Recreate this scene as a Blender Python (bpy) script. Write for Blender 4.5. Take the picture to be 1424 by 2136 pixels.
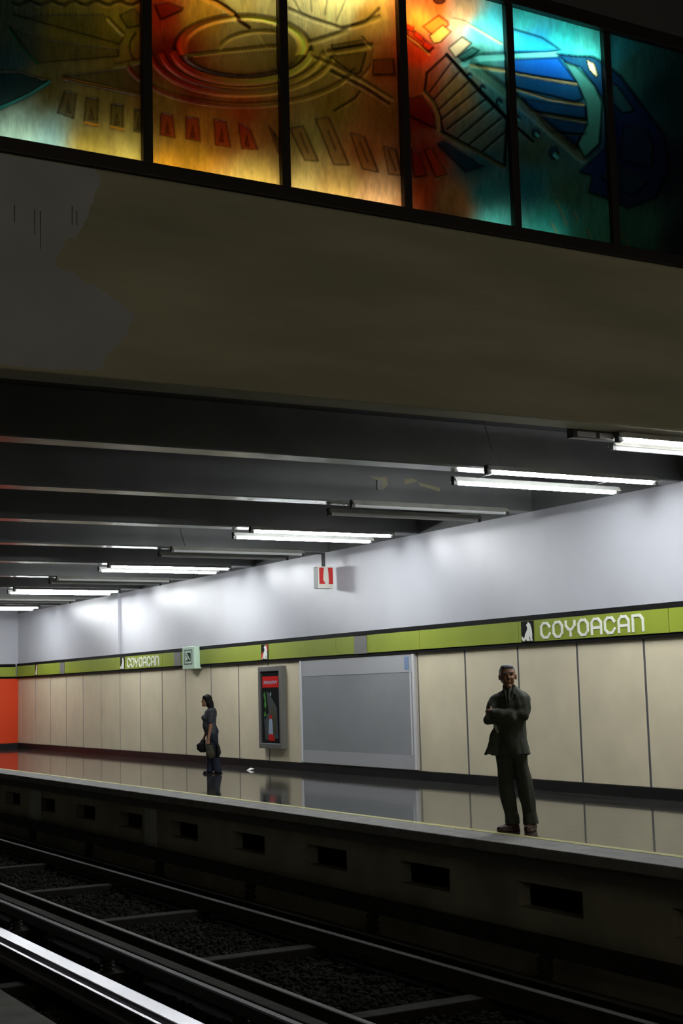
import bpy, bmesh, math, random
import numpy as np
from mathutils import Matrix, Vector, Euler

for o in list(bpy.data.objects):
    bpy.data.objects.remove(o)
SC = bpy.context.scene
COL = SC.collection
random.seed(7)
RNG = np.random.RandomState(5)

# ------------------------------------------------------------------ camera
F_PX, YAW, PITCH, ROLL, CAM_H = 2900.16, 0.522609, 0.125953, -0.026136, 1.55
def cam_rows():
    fw = np.array([-math.cos(YAW)*math.cos(PITCH), math.sin(YAW)*math.cos(PITCH), math.sin(PITCH)])
    r = np.cross(fw, [0, 0, 1]); r /= np.linalg.norm(r)
    u = np.cross(r, fw)
    c, s = math.cos(ROLL), math.sin(ROLL)
    return np.array([c*r+s*u, -s*r+c*u, fw])
CR = cam_rows()
CAM = np.array([0.0, 0.0, CAM_H])
cam_data = bpy.data.cameras.new('camera')
cam_data.sensor_fit = 'HORIZONTAL'
cam_data.sensor_width = 36.0
cam_data.lens = F_PX/1424*36.0
cam_data.clip_start = 0.05
cam_data.clip_end = 200
cam = bpy.data.objects.new('camera', cam_data)
COL.objects.link(cam)
M = Matrix([[CR[0][i], CR[1][i], -CR[2][i], CAM[i]] for i in range(3)] + [[0, 0, 0, 1]])
cam.matrix_world = M
SC.camera = cam

# ------------------------------------------------------------------ world, exposure
world = bpy.data.worlds.new('world')
SC.world = world
world.use_nodes = True
world.node_tree.nodes['Background'].inputs[0].default_value = (0.02, 0.02, 0.02, 1)
world.node_tree.nodes['Background'].inputs[1].default_value = 0.0
SC.view_settings.view_transform = 'Standard'
SC.view_settings.look = 'None'
SC.view_settings.gamma = 1
SC.view_settings.exposure = 0.0
SC.view_settings.use_curve_mapping = False
TUBE_L = 92.0          # radiance of a lit platform tube
BOX_TOP, BOX_BOT = 33.0, 8.5   # tubes behind the glass mural
FILL_L = 19.5           # fill lamps added out of view to brighten the bridge concrete

# ------------------------------------------------------------------ pixel -> place
def ray(x, y):
    return CR.T @ np.array([(x-712)/F_PX, -(y-1068)/F_PX, 1.0])
def on_z(x, y, z):
    v = ray(x, y); return CAM + v*(z-CAM[2])/v[2]
def on_y(x, y, Y):
    v = ray(x, y); return CAM + v*Y/v[1]
def on_x(x, y, X):
    v = ray(x, y); return CAM + v*X/v[0]
def proj(P):
    v = (np.asarray(P)-CAM) @ CR.T
    return 712+F_PX*v[..., 0]/v[..., 2], 1068-F_PX*v[..., 1]/v[..., 2]

# ------------------------------------------------------------------ materials
def lin(c):
    return tuple((v/255/12.92 if v/255 <= .04045 else ((v/255+.055)/1.055)**2.4) for v in c)
MATS = {}
def mat(name, col, rough=.6, metal=0.0, spec=.5, noise=0.0, nscale=8.0, bump=0.0, bscale=30.0,
        emit=None, strength=0.0, coat=0.0, stretch=None, aniso=0.0):
    if name in MATS:
        return MATS[name]
    m = bpy.data.materials.new(name); m.use_nodes = True
    nt = m.node_tree; b = nt.nodes['Principled BSDF']
    b.inputs['Base Color'].default_value = (*col, 1)
    b.inputs['Roughness'].default_value = rough
    b.inputs['Metallic'].default_value = metal
    b.inputs['Specular IOR Level'].default_value = spec
    b.inputs['Coat Weight'].default_value = coat
    tc = nt.nodes.new('ShaderNodeTexCoord')
    src = tc.outputs['Object']
    if stretch:
        mp = nt.nodes.new('ShaderNodeMapping'); mp.inputs['Scale'].default_value = stretch
        nt.links.new(src, mp.inputs[0]); src = mp.outputs[0]
    if noise > 0:
        n = nt.nodes.new('ShaderNodeTexNoise'); n.inputs['Scale'].default_value = nscale
        n.inputs['Detail'].default_value = 6
        nt.links.new(src, n.inputs['Vector'])
        r = nt.nodes.new('ShaderNodeValToRGB')
        r.color_ramp.elements[0].position = .3; r.color_ramp.elements[1].position = .72
        r.color_ramp.elements[0].color = (*[v*(1-noise) for v in col], 1)
        r.color_ramp.elements[1].color = (*[min(1, v*(1+noise)) for v in col], 1)
        nt.links.new(n.outputs['Fac'], r.inputs[0])
        nt.links.new(r.outputs[0], b.inputs['Base Color'])
    if bump > 0:
        n2 = nt.nodes.new('ShaderNodeTexNoise'); n2.inputs['Scale'].default_value = bscale
        n2.inputs['Detail'].default_value = 4
        nt.links.new(src, n2.inputs['Vector'])
        bp = nt.nodes.new('ShaderNodeBump'); bp.inputs['Strength'].default_value = bump
        bp.inputs['Distance'].default_value = .02
        nt.links.new(n2.outputs['Fac'], bp.inputs['Height'])
        nt.links.new(bp.outputs[0], b.inputs['Normal'])
    if aniso:
        b.inputs['Anisotropic'].default_value = aniso
        cx = nt.nodes.new('ShaderNodeCombineXYZ'); cx.inputs[2].default_value = 1.0
        nt.links.new(cx.outputs[0], b.inputs['Tangent'])
    if emit:
        b.inputs['Emission Color'].default_value = (*emit, 1)
        b.inputs['Emission Strength'].default_value = strength
    MATS[name] = m
    return m

m_floor = mat('polished_dark_stone', (.040, .039, .036), rough=.07, spec=.85, noise=.5, nscale=2.2, bump=.10, bscale=1.8, stretch=(.35, 2.0, 1))
m_nosing = mat('worn_concrete_nosing', (.20, .19, .18), rough=.75, noise=.25, nscale=5)
m_yellow = mat('yellow_line_paint', (.40, .37, .12), rough=.6, noise=.2, nscale=6)
m_upper = mat('pale_lilac_gloss_wall_paint', (.49, .49, .53), rough=.33, spec=.5, noise=.04, nscale=1.2, aniso=.85)
m_cream = mat('cream_wall_panel', (.75, .66, .47), rough=.42, noise=.07, nscale=1.5)
m_seam = mat('grey_metal_seam', (.18, .18, .19), rough=.4, metal=.5)
m_black = mat('black_trim', (.006, .005, .005), rough=.7, spec=.1)
m_skirt = mat('dark_stone_skirting', (.011, .010, .010), rough=.35, spec=.3, noise=.3, nscale=4)
m_green = mat('olive_green_enamel', (.27, .33, .030), rough=.35, noise=.06, nscale=2)
m_greydark = mat('grey_enamel_box', (.17, .165, .155), rough=.5)
m_white = mat('white_letter_enamel', (.85, .86, .78), rough=.4)
m_red = mat('orange_red_gloss_panel', (.72, .055, .008), rough=.3)
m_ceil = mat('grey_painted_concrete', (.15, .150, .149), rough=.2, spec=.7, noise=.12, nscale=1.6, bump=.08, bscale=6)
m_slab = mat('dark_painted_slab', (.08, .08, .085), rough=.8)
m_conc = mat('warm_raw_concrete', (.36, .335, .235), rough=.8, noise=.26, nscale=.9, bump=.8, bscale=2.2, stretch=(1, .3, 1.8))
m_patch = mat('blue_grey_paint', (.40, .40, .43), rough=.7, noise=.12, nscale=1.5, bump=.3, bscale=7)
m_frame = mat('dark_bronze_frame', (.030, .022, .018), rough=.4, metal=.3)
m_boxin = mat('light_box_lining', (.13, .13, .13), rough=.8)
m_nosed = mat('dark_grey_step', (.10, .095, .085), rough=.85)  # darker grey for the step below the nosing
m_plat = mat('platform_face_concrete', (.33, .31, .24), rough=.85, noise=.25, nscale=1.3, bump=.3, bscale=5)
m_strip = mat('whitewashed_strip', (.50, .50, .52), rough=.8, noise=.2, nscale=3)
m_void = mat('near_black_matt', (.02, .02, .018), rough=.9)  # near-black for recess backs, tunnel mouth and paint runs
m_bed = mat('sooty_track_bed', (.012, .0115, .010), rough=.95, spec=.02, noise=.4, nscale=5)
m_stone = mat('sooty_ballast', (.022, .021, .017), rough=.95, spec=.05, noise=.5, nscale=3)
m_sleep = mat('oily_timber', (.022, .020, .016), rough=.9, spec=.1, noise=.4, nscale=6)
m_rust = mat('dark_rail_steel', (.030, .027, .026), rough=.6, metal=.6, noise=.3, nscale=4)
m_padd = mat('grimy_running_beam', (.034, .030, .024), rough=.85, spec=.08, noise=.3, nscale=4)
m_shine = mat('polished_rail_steel', (.30, .29, .31), rough=.28, metal=1.0, noise=.12, nscale=1.5, stretch=(.2, 3, 3))
m_worn = mat('dull_rail_steel', (.050, .045, .037), rough=.6, metal=.0, spec=.25, noise=.2, nscale=3)
m_insul = mat('ribbed_brown_porcelain', (.028, .024, .021), rough=.75, spec=.15)
m_batten = mat('white_batten_metal', (.62, .62, .58), rough=.4, noise=.08, nscale=5)
m_battend = mat('dimmed_reflector', (.50, .48, .42), rough=.30, metal=.3, noise=.2, nscale=4)  # duller copy of the batten; unlit dimness is put into its colour
m_sock = mat('dark_lamp_holder', (.05, .05, .05), rough=.5)
m_capw = mat('pale_tube_cap', (.75, .75, .72), rough=.3)
m_tube = mat('lit_fluorescent_tube', (.9, .9, .9), emit=(.93, .98, 1.0), strength=TUBE_L)
m_dead = mat('unlit_fluorescent_tube', (.62, .63, .62), rough=.2)
m_wire = mat('black_cable', (.02, .02, .02), rough=.6)
m_boxtube = mat('mural_lamp_upper', (.9, .9, .9), emit=(1, .97, .86), strength=BOX_TOP)
m_boxtube2 = mat('mural_lamp_lower', (.9, .9, .9), emit=(1, .97, .86), strength=BOX_BOT)
m_fill = mat('fill_lamp_diffuser', (.8, .8, .8), emit=(1, .93, .74), strength=FILL_L)
m_alu = mat('brushed_aluminium', (.22, .215, .20), rough=.35, metal=.5)
m_aluf = mat('pale_aluminium_strip', (.80, .80, .82), rough=.35, metal=.2)
m_greysheet = mat('grey_sheet', (.30, .31, .32), rough=.35, noise=.08, nscale=.9)
m_greysheet2 = mat('pale_grey_sheet', (.43, .43, .45), rough=.4)
m_blue = mat('blue_sticker', (.16, .24, .40), rough=.5)
m_poster = mat('dark_poster_print', (.012, .014, .013), rough=.18)
m_pred = mat('red_poster_print', (.50, .012, .010), rough=.25)
m_pgreen = mat('green_poster_print', (.05, .20, .03), rough=.3)
m_polive = mat('olive_poster_print', (.055, .055, .03), rough=.3)
m_pgrey = mat('slate_poster_print', (.05, .06, .06), rough=.3)
m_pblue = mat('pale_blue_print', (.30, .36, .46), rough=.3)
m_mint = mat('pale_mint_acrylic', (.55, .72, .58), rough=.3)
m_dkgreen = mat('dark_green_print', (.03, .06, .035), rough=.5)
m_boxgrey = mat('grey_sign_housing', (.20, .20, .19), rough=.5)
m_ivory = mat('ivory_sign_plastic', (.72, .70, .62), rough=.4)
m_sred = mat('red_sign_print', (.55, .02, .018), rough=.4)

# ------------------------------------------------------------------ builders
class MB:
    def __init__(s): s.v = []; s.f = []
    def add(s, vs, fs):
        n = len(s.v); s.v += [tuple(map(float, p)) for p in vs]
        s.f += [tuple(i+n for i in q) for q in fs]; return s
    def box(s, x0, x1, y0, y1, z0, z1):
        return s.add([(x0, y0, z0), (x1, y0, z0), (x1, y1, z0), (x0, y1, z0), (x0, y0, z1), (x1, y0, z1), (x1, y1, z1), (x0, y1, z1)],
                     [(0, 3, 2, 1), (4, 5, 6, 7), (0, 1, 5, 4), (1, 2, 6, 5), (2, 3, 7, 6), (3, 0, 4, 7)])
    def tube(s, a, b, r0, r1=None, n=12):
        a, b = Vector(a), Vector(b); r1 = r0 if r1 is None else r1
        d = (b-a).normalized(); t = Vector((0, 0, 1)) if abs(d.z) < .9 else Vector((1, 0, 0))
        u = d.cross(t).normalized(); w = d.cross(u)
        vs = [a+(u*math.cos(k*2*math.pi/n)+w*math.sin(k*2*math.pi/n))*r0 for k in range(n)]
        vs += [b+(u*math.cos(k*2*math.pi/n)+w*math.sin(k*2*math.pi/n))*r1 for k in range(n)]
        fs = [(k, (k+1) % n, n+(k+1) % n, n+k) for k in range(n)] + [tuple(range(n-1, -1, -1)), tuple(range(n, 2*n))]
        return s.add(vs, fs)
    def prism(s, pts, axis, a, b):
        """2D outline extruded along an axis: axis 'x' takes (y,z), 'y' takes (x,z), 'z' takes (x,y)"""
        def P(p, t):
            return {'x': (t, p[0], p[1]), 'y': (p[0], t, p[1]), 'z': (p[0], p[1], t)}[axis]
        n = len(pts)
        return s.add([P(p, a) for p in pts]+[P(p, b) for p in pts],
                     [(k, (k+1) % n, n+(k+1) % n, n+k) for k in range(n)] + [tuple(range(n-1, -1, -1)), tuple(range(n, 2*n))])
    def path(s, pts, r, n=6):
        for a, b in zip(pts[:-1], pts[1:]): s.tube(a, b, r, n=n)
        return s
    def build(s, name, m, parent=None, smooth=False, bevel=0):
        me = bpy.data.meshes.new(name); me.from_pydata(s.v, [], s.f)
        bm = bmesh.new(); bm.from_mesh(me); bmesh.ops.recalc_face_normals(bm, faces=bm.faces)
        bm.to_mesh(me); bm.free()
        me.materials.append(m)
        if smooth: me.polygons.foreach_set('use_smooth', [True]*len(me.polygons))
        o = bpy.data.objects.new(name, me); COL.objects.link(o)
        if parent: o.parent = parent
        if bevel:
            bv = o.modifiers.new('bevel', 'BEVEL'); bv.width = bevel; bv.segments = 2; bv.limit_method = 'ANGLE'
        return o
def tag(o, label, cat, group=None, kind=None):
    o['label'] = label; o['category'] = cat
    if group: o['group'] = group
    if kind: o['kind'] = kind
    return o
def struct(o):
    o['kind'] = 'structure'; return o
def empty(name, loc=(0, 0, 0), rz=0):
    o = bpy.data.objects.new(name, None); COL.objects.link(o)
    o.location = loc; o.rotation_euler = (0, 0, rz); o.empty_display_size = .2
    return o
def copy_tree(o, parent=None):
    c = o.copy(); COL.objects.link(c); c.parent = parent
    for ch in list(o.children): copy_tree(ch, c)
    return c
def B(name, dims, m, parent=None, bevel=0):
    return MB().box(*dims).build(name, m, parent, bevel=bevel)

# ================================================================== SETTING
W = 12.72            # back wall of the far platform
XEND = -42.2         # end wall
XR = 5.0             # the hall goes on past the frame
YEDGE = 8.28
YLINE = 8.79
ZBED = -1.38
SCL = 1.046
XB = -10.01*SCL          # bridge girder face
ZB = 4.085            # underside of girders
# ---- far platform
fl = struct(MB().box(XEND, XR, YLINE+.05, W, -.25, 0).build('floor', m_floor))
B('platform_nosing', (XEND, XR, YEDGE, YLINE-.05, -.11, 0), m_nosing, fl, bevel=.015)
B('yellow_line', (XEND, XR, YLINE-.05, YLINE+.05, -.2, .001), m_yellow, fl)
B('nosing_step', (XEND, XR, YEDGE+.12, YLINE-.05, -.25, -.112), m_nosed, fl)
# ---- platform face with recesses
pf = struct(MB().box(XEND, XR, YEDGE+.34, YEDGE+.5, -.42, -.252).build('wall_platform_face', m_plat))
B('lower_face', (XEND, XR, YEDGE+.34, YEDGE+.5, ZBED, -.67), m_plat, pf)
nx = -10.6
edges = []
x = -10.6 + 2.23*7
while x > XEND+1.5:
    edges.append((x-1.02, x)); x -= 2.23
last = XR
for a, b in edges:
    B('pier', (b, last, YEDGE+.34, YEDGE+.5, -.67, -.42), m_plat, pf); last = a
B('pier', (XEND, last, YEDGE+.34, YEDGE+.5, -.67, -.42), m_plat, pf)
B('recess_back', (XEND, XR, YEDGE+1.0, YEDGE+1.05, ZBED, -.252), m_void, pf)
for a, b in ((-21.62, -21.12), (-27.8, -27.05), (-34.2, -33.6)):
    B('whitewashed_strip', (a, b, YEDGE+.335, YEDGE+.34, -1.0, -.27), m_strip, pf)
# ---- near platform
fn = struct(MB().box(XEND, XR, -2.4, 2.2, -.25, 0).build('floor_near', m_nosing))
B('near_platform_face', (XEND, XR, 1.9, 2.05, ZBED, -.25), m_plat, fn)
# ---- track bed
tb = struct(MB().box(XEND, XR, 1.9, YEDGE+.5, ZBED-.1, ZBED).build('floor_track_bed', m_bed))
# ---- back wall
wb = struct(MB().box(XEND, XR, W+.03, W+.25, -.25, 9.4).build('wall_back', m_upper))
B('upper_plaster', (XEND, XR, W, W+.03, 2.54, 9.4), m_upper, wb)
B('skirting', (XEND, XR, W-.02, W+.03, 0, .15), m_skirt, wb)
PX0, PW = -14.13, 1.386
k = 0
seams = [PX0+PW*j for j in range(13, 0, -1)] + [PX0-PW*j for j in range(0, 21)]
seams = [s for s in seams if s < XR-.1 and s > XEND+.3]
pts = [XR]+seams+[XEND]
for a, b in zip(pts[1:], pts[:-1]):
    B('wall_panel', (a+.022, b-.022, W, W+.03, .15, 2.10), m_cream, wb, bevel=.006)
for s in seams:
    B('panel_seam', (s-.022, s+.022, W+.006, W+.03, .15, 2.10), m_seam, wb)
B('panel_cornice', (XEND, XR, W-.01, W+.03, 2.10, 2.54), m_black, wb)
B('pilaster', (-34.12, -33.5, W-.05, W, 2.55, 4.6), m_upper, wb)
# ---- end wall
we = struct(MB().box(XEND-.25, XEND-.02, -2.4, W+.25, -1.5, 9.4).build('wall_left', m_upper))
B('red_panel', (XEND-.02, XEND, YLINE, W, .15, 2.10), m_red, we)
B('end_skirting', (XEND-.02, XEND+.02, YLINE, W-.02, 0, .15), m_skirt, we)
B('end_green_band', (XEND-.02, XEND+.08, YLINE, W-.10, 2.16, 2.45), m_green, we)
B('end_band_trim', (XEND-.02, XEND+.06, YLINE, W-.10, 2.45, 2.54), m_black, we)
B('end_band_shadow', (XEND-.02, XEND+.02, YLINE, W-.02, 2.10, 2.16), m_black, we)
B('tunnel_mouth', (XEND-.02, XEND, 2.3, YEDGE, ZBED, 3.6), m_void, we)
# ---- near side wall, wall behind the viewer
wn = struct(MB().box(XEND, XR, -2.65, -2.4, -.25, 9.4).build('wall_near', m_conc))
wr = struct(MB().box(XR, XR+.25, -2.65, W+.25, -1.5, 9.4).build('wall_right', m_conc))
# ---- low ceiling with cross girders
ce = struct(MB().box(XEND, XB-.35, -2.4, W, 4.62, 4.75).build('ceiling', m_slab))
GX = [-13.42-3.12*k for k in range(9)]
for gx in GX:
    B('ceiling_girder', (gx-.175, gx+.175, -2.4, W, ZB, 4.62), m_ceil, ce, bevel=.02)
B('edge_beam', (XEND, XB-.35, W-.02, W, ZB+.001, 4.62), m_ceil, ce)
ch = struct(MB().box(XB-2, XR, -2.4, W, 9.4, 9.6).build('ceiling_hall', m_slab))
# ---- bridge girder with its glass wall
ZS, ZT = 1.55+4.15*SCL, 1.55+6.47*SCL       # sill and head of the mural
br = struct(MB().box(XB-.35, XB, -2.4, W, ZB, ZS-.05).build('wall_bridge', m_conc, bevel=.025))
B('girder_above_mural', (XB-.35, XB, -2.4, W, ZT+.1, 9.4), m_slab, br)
B('mezzanine_slab', (XB-2.0, XB-.35, -2.4, W, 5.4, 5.6), m_slab, br)
# blue-grey paint patch, traced on the girder
patch_px = [(-60, 300), (0, 312), (60, 322), (75, 318), (85, 325), (112, 320), (124, 328), (150, 332), (190, 345), (207, 362), (205, 385), (196, 410), (182, 450), (160, 495),
            (138, 500), (120, 530), (112, 553), (140, 565), (158, 572), (170, 585), (205, 600), (240, 625), (282, 655), (268, 690), (245, 722), (232, 730), (218, 745), (212, 772),
            (120, 772), (0, 763), (-60, 757)]
pp = [on_x(px, py, XB) for px, py in patch_px]
def rough_outline(pl, amp=.012):
    out = []
    for a, b in zip(pl, pl[1:]+pl[:1]):
        for t in np.linspace(0, 1, 5)[:-1]:
            p = a*(1-t)+b*t
            out.append((p[1]+RNG.uniform(-amp, amp), min(max(p[2]+RNG.uniform(-amp, amp), ZB+.03), ZS-.07)))
    return out
MB().prism(rough_outline(pp), 'x', XB, XB+.003).build('paint_patch', m_patch, br)
for (px, a, b) in ((30, 428, 465), (72, 437, 490), (84, 440, 520), (150, 430, 470), (160, 440, 470)):
    p, q = on_x(px, a, XB), on_x(px, b, XB)
    MB().prism([(p[1]-.003, p[2]), (p[1]+.003, p[2]), (q[1]+.002, q[2]), (q[1]-.002, q[2])], 'x', XB+.003, XB+.005).build('paint_run', m_void, br)

# ================================================================== GLASS MURAL
mural = empty('stained_glass_mural', (XB, 6.0, ZS))
tag(mural, 'long backlit coloured glass mural in a dark frame above the concrete girder', 'mural')
def mural_part(name, dims, m, bevel=0):
    o = B(name, dims, m, None, bevel); o.parent = mural
    o.matrix_parent_inverse = Matrix.Translation((-XB, -6.0, -ZS)); return o
YM = [1.60, 2.815, 4.06, 5.31, 6.53, 7.74, 8.94, 10.14, 11.34]
YM = [y*SCL for y in YM]
mural_part('sill_rail', (XB-.10, XB+.03, YM[0], YM[-1], ZS-.05, ZS+.07), m_frame, .008)
mural_part('head_rail', (XB-.10, XB+.03, YM[0], YM[-1], ZT-.05, ZT+.1), m_frame, .008)
for y in YM:
    mural_part('mullion', (XB-.10, XB+.02, y-.045, y+.045, ZS+.07, ZT-.05), m_frame, .01)
mural_part('light_box_back', (XB-.62, XB-.58, YM[0], YM[-1], ZS-.05, ZT+.1), m_boxin)
mural_part('light_box_floor', (XB-.58, XB-.10, YM[0], YM[-1], ZS-.05, ZS-.02), m_boxin)
mural_part('light_box_lid', (XB-.58, XB-.10, YM[0], YM[-1], ZT+.06, ZT+.1), m_boxin)
mural_part('light_box_end', (XB-.58, XB-.10, YM[0]-.03, YM[0], ZS-.05, ZT+.1), m_boxin)
mural_part('light_box_end', (XB-.58, XB-.10, YM[-1], YM[-1]+.03, ZS-.05, ZT+.1), m_boxin)
def box_tube(y0, y1, z, m, dx=.20, r=.02):
    o = MB().tube((XB-dx, y0, z), (XB-dx, y1, z), r, n=10).build('lamp_tube', m, mural)
    o.matrix_parent_inverse = Matrix.Translation((-XB, -6.0, -ZS))
box_tube(3.75, 6.75, 8.07, m_boxtube)
box_tube(6.9, 9.30, 7.90, m_boxtube)
box_tube(2.1, 4.6, ZS+.08, m_boxtube2, .17)
box_tube(4.7, 6.9, ZS+.08, m_boxtube2, .17)
box_tube(7.6, 8.7, ZS+.06, m_boxtube2, .17, .012)

# colour and relief of the glass, drawn in the plane of the glass
CP = [(20, 40, 85, 105, 85), (20, 130, 60, 95, 95), (150, 60, 150, 140, 55), (250, 60, 190, 165, 45), (100, 180, 120, 112, 60), (40, 270, 170, 205, 185), (100, 290, 160, 200, 190),
      (190, 300, 175, 155, 70), (280, 300, 205, 185, 95), (220, 200, 150, 130, 60), (-100, 100, 60, 95, 95), (-100, 280, 150, 190, 180),
      (330, 40, 215, 60, 15), (350, 110, 160, 30, 8), (430, 30, 245, 175, 50), (500, 15, 245, 215, 115), (560, 20, 245, 225, 135), (400, 190, 150, 60, 14), (340, 215, 170, 125, 50),
      (420, 270, 200, 125, 40), (400, 320, 220, 160, 45), (520, 375, 232, 195, 100), (350, 335, 215, 155, 45), (500, 240, 185, 80, 25), (560, 270, 180, 115, 50), (470, 260, 190, 110, 40),
      (620, 30, 242, 232, 155), (700, 20, 250, 236, 150), (780, 40, 205, 155, 60), (650, 130, 165, 142, 45), (740, 110, 155, 120, 36), (800, 130, 165, 75, 20), (700, 220, 150, 118, 40),
      (800, 230, 155, 95, 30), (640, 280, 175, 155, 80), (760, 310, 185, 110, 50), (700, 375, 218, 178, 100), (800, 395, 232, 182, 125), (640, 370, 225, 195, 115),
      (870, 45, 252, 135, 40), (905, 20, 245, 115, 40), (870, 110, 230, 60, 12), (880, 180, 180, 75, 25), (875, 240, 140, 22, 8), (890, 330, 150, 42, 14), (880, 400, 170, 70, 25),
      (960, 25, 210, 175, 125), (1000, 60, 95, 205, 195), (1035, 40, 85, 212, 222), (1000, 130, 60, 150, 140), (950, 200, 150, 125, 75), (980, 280, 95, 110, 95), (1040, 200, 60, 125, 125),
      (1000, 340, 40, 95, 100), (1020, 400, 45, 115, 115), (950, 420, 165, 120, 70), (1040, 455, 95, 195, 185),
      (1090, 30, 65, 195, 195), (1180, 80, 60, 205, 205), (1225, 100, 80, 212, 205), (1120, 95, 35, 155, 205), (1140, 140, 25, 120, 195), (1120, 210, 25, 95, 125), (1180, 260, 25, 80, 90),
      (1120, 310, 60, 90, 75), (1100, 390, 35, 110, 120), (1180, 400, 62, 105, 85), (1150, 460, 55, 155, 145), (1250, 480, 75, 152, 125),
      (1290, 100, 50, 150, 165), (1320, 150, 60, 130, 125), (1380, 200, 35, 90, 100), (1300, 320, 22, 50, 90), (1380, 350, 18, 40, 60), (1330, 480, 75, 140, 120), (1420, 500, 25, 60, 60), (1600, 300, 20, 50, 70)]
CPX = np.array([c[:2] for c in CP], float)
CPC = np.array([lin(c[2:]) for c in CP])
def seg_dist(px, py, line, closed=False):
    d = np.full(px.shape, 1e9)
    L = list(zip(line[:-1], line[1:])) + ([(line[-1], line[0])] if closed else [])
    for (ax, ay), (bx, by) in L:
        vx, vy = bx-ax, by-ay; q = vx*vx+vy*vy+1e-9
        t = np.clip(((px-ax)*vx+(py-ay)*vy)/q, 0, 1)
        d = np.minimum(d, np.hypot(px-ax-t*vx, py-ay-t*vy))
    return d
def in_poly(px, py, poly):
    c = np.zeros(px.shape, bool)
    for (ax, ay), (bx, by) in zip(poly, poly[1:]+poly[:1]):
        if ay == by: continue
        c ^= ((ay > py) != (by > py)) & (px < (bx-ax)*(py-ay)/(by-ay)+ax)
    return c
def sm(d, w, soft=2.0):
    return np.clip((w+soft-d)/(2*soft), 0, 1)
def arc(cx, cy, rx, ry, a0, a1, rot=0, n=26):
    o = []
    for t in np.linspace(math.radians(a0), math.radians(a1), n):
        x, y = rx*math.cos(t), ry*math.sin(t); c, s = math.cos(rot), math.sin(rot)
        o.append((cx+x*c-y*s, cy+x*s+y*c))
    return o
def value_noise(x, y, seed):
    r = np.random.RandomState(seed).rand(64, 64)
    xi, yi = np.floor(x).astype(int), np.floor(y).astype(int); fx, fy = x-xi, y-yi
    fx, fy = fx*fx*(3-2*fx), fy*fy*(3-2*fy)
    g = lambda i, j: r[i % 64, j % 64]
    return (g(xi, yi)*(1-fx)+g(xi+1, yi)*fx)*(1-fy)+(g(xi, yi+1)*(1-fx)+g(xi+1, yi+1)*fx)*fy
def paint(px, py):
    wx = px+14*(value_noise(px/40, py/40, 1)-.5)+6*(value_noise(px/11, py/15, 2)-.5)
    wy = py+14*(value_noise(px/40, py/40, 3)-.5)+6*(value_noise(px/11, py/15, 4)-.5)
    w = np.zeros(px.shape); C = np.zeros(px.shape+(3,))
    for (cx, cy), cc in zip(CPX, CPC):
        g = 1/(((wx-cx)**2+(wy-cy)**2)+180.0)**1.7
        w += g; C += g[..., None]*cc
    C /= w[..., None]
    H = np.zeros(px.shape)
    def tint(a, col, k=1.0):
        nonlocal C
        C = C*(1-(a*k)[..., None])+np.array(lin(col))*(a*k)[..., None]
    def scale(a, f):
        nonlocal C
        C = C*(1+a[..., None]*(f-1))
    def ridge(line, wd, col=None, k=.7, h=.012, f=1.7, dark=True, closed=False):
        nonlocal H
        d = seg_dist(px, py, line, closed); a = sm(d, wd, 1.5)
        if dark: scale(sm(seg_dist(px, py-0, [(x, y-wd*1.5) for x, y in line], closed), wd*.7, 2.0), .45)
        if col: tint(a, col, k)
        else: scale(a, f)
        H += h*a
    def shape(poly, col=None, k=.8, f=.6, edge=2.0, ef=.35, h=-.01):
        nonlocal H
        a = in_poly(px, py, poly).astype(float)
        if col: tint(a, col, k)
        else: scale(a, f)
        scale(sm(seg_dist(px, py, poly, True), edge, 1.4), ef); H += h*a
    def small_fig(cx, cy, s, f=.5):
        shape([(cx-s*.4, cy+s), (cx-s*.15, cy-s*.2), (cx, cy-s), (cx+s*.15, cy-s*.2), (cx+s*.4, cy+s)], f=f, edge=.8, ef=.6, h=.006)
    # mottling of the glass
    scale(np.ones(px.shape), 1)
    C = C*(.86+.28*value_noise(px/7, py/26, 6))[..., None]*(.9+.2*value_noise(px/2.5, py/9, 7))[..., None]
    # left pane: keels, ribs and scalloped edge
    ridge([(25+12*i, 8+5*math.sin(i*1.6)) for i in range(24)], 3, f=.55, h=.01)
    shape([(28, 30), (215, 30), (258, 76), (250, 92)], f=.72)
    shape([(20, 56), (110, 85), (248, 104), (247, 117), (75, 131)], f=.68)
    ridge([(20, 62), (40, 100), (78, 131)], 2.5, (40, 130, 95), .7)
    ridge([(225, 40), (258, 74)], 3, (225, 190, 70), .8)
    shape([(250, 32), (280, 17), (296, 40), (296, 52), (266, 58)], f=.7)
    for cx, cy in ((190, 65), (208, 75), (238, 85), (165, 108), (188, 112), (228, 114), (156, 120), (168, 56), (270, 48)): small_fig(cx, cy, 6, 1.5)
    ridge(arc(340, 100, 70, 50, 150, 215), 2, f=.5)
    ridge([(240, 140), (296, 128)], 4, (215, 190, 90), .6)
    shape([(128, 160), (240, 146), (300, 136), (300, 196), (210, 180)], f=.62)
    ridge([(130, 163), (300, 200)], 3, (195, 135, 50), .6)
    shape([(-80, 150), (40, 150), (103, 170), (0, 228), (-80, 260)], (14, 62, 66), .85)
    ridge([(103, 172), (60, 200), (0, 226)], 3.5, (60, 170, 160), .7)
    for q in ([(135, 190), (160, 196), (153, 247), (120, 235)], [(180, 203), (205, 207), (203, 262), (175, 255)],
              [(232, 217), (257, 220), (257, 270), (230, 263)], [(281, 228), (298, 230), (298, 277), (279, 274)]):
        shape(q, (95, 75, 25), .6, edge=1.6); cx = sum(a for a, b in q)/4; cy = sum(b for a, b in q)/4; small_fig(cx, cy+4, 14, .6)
    for q in ((177, 203, 257, 262), (231, 257, 265, 271)): ridge([(q[0], q[2]), (q[1], q[3])], 3, (215, 150, 40), .8, dark=False)
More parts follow.
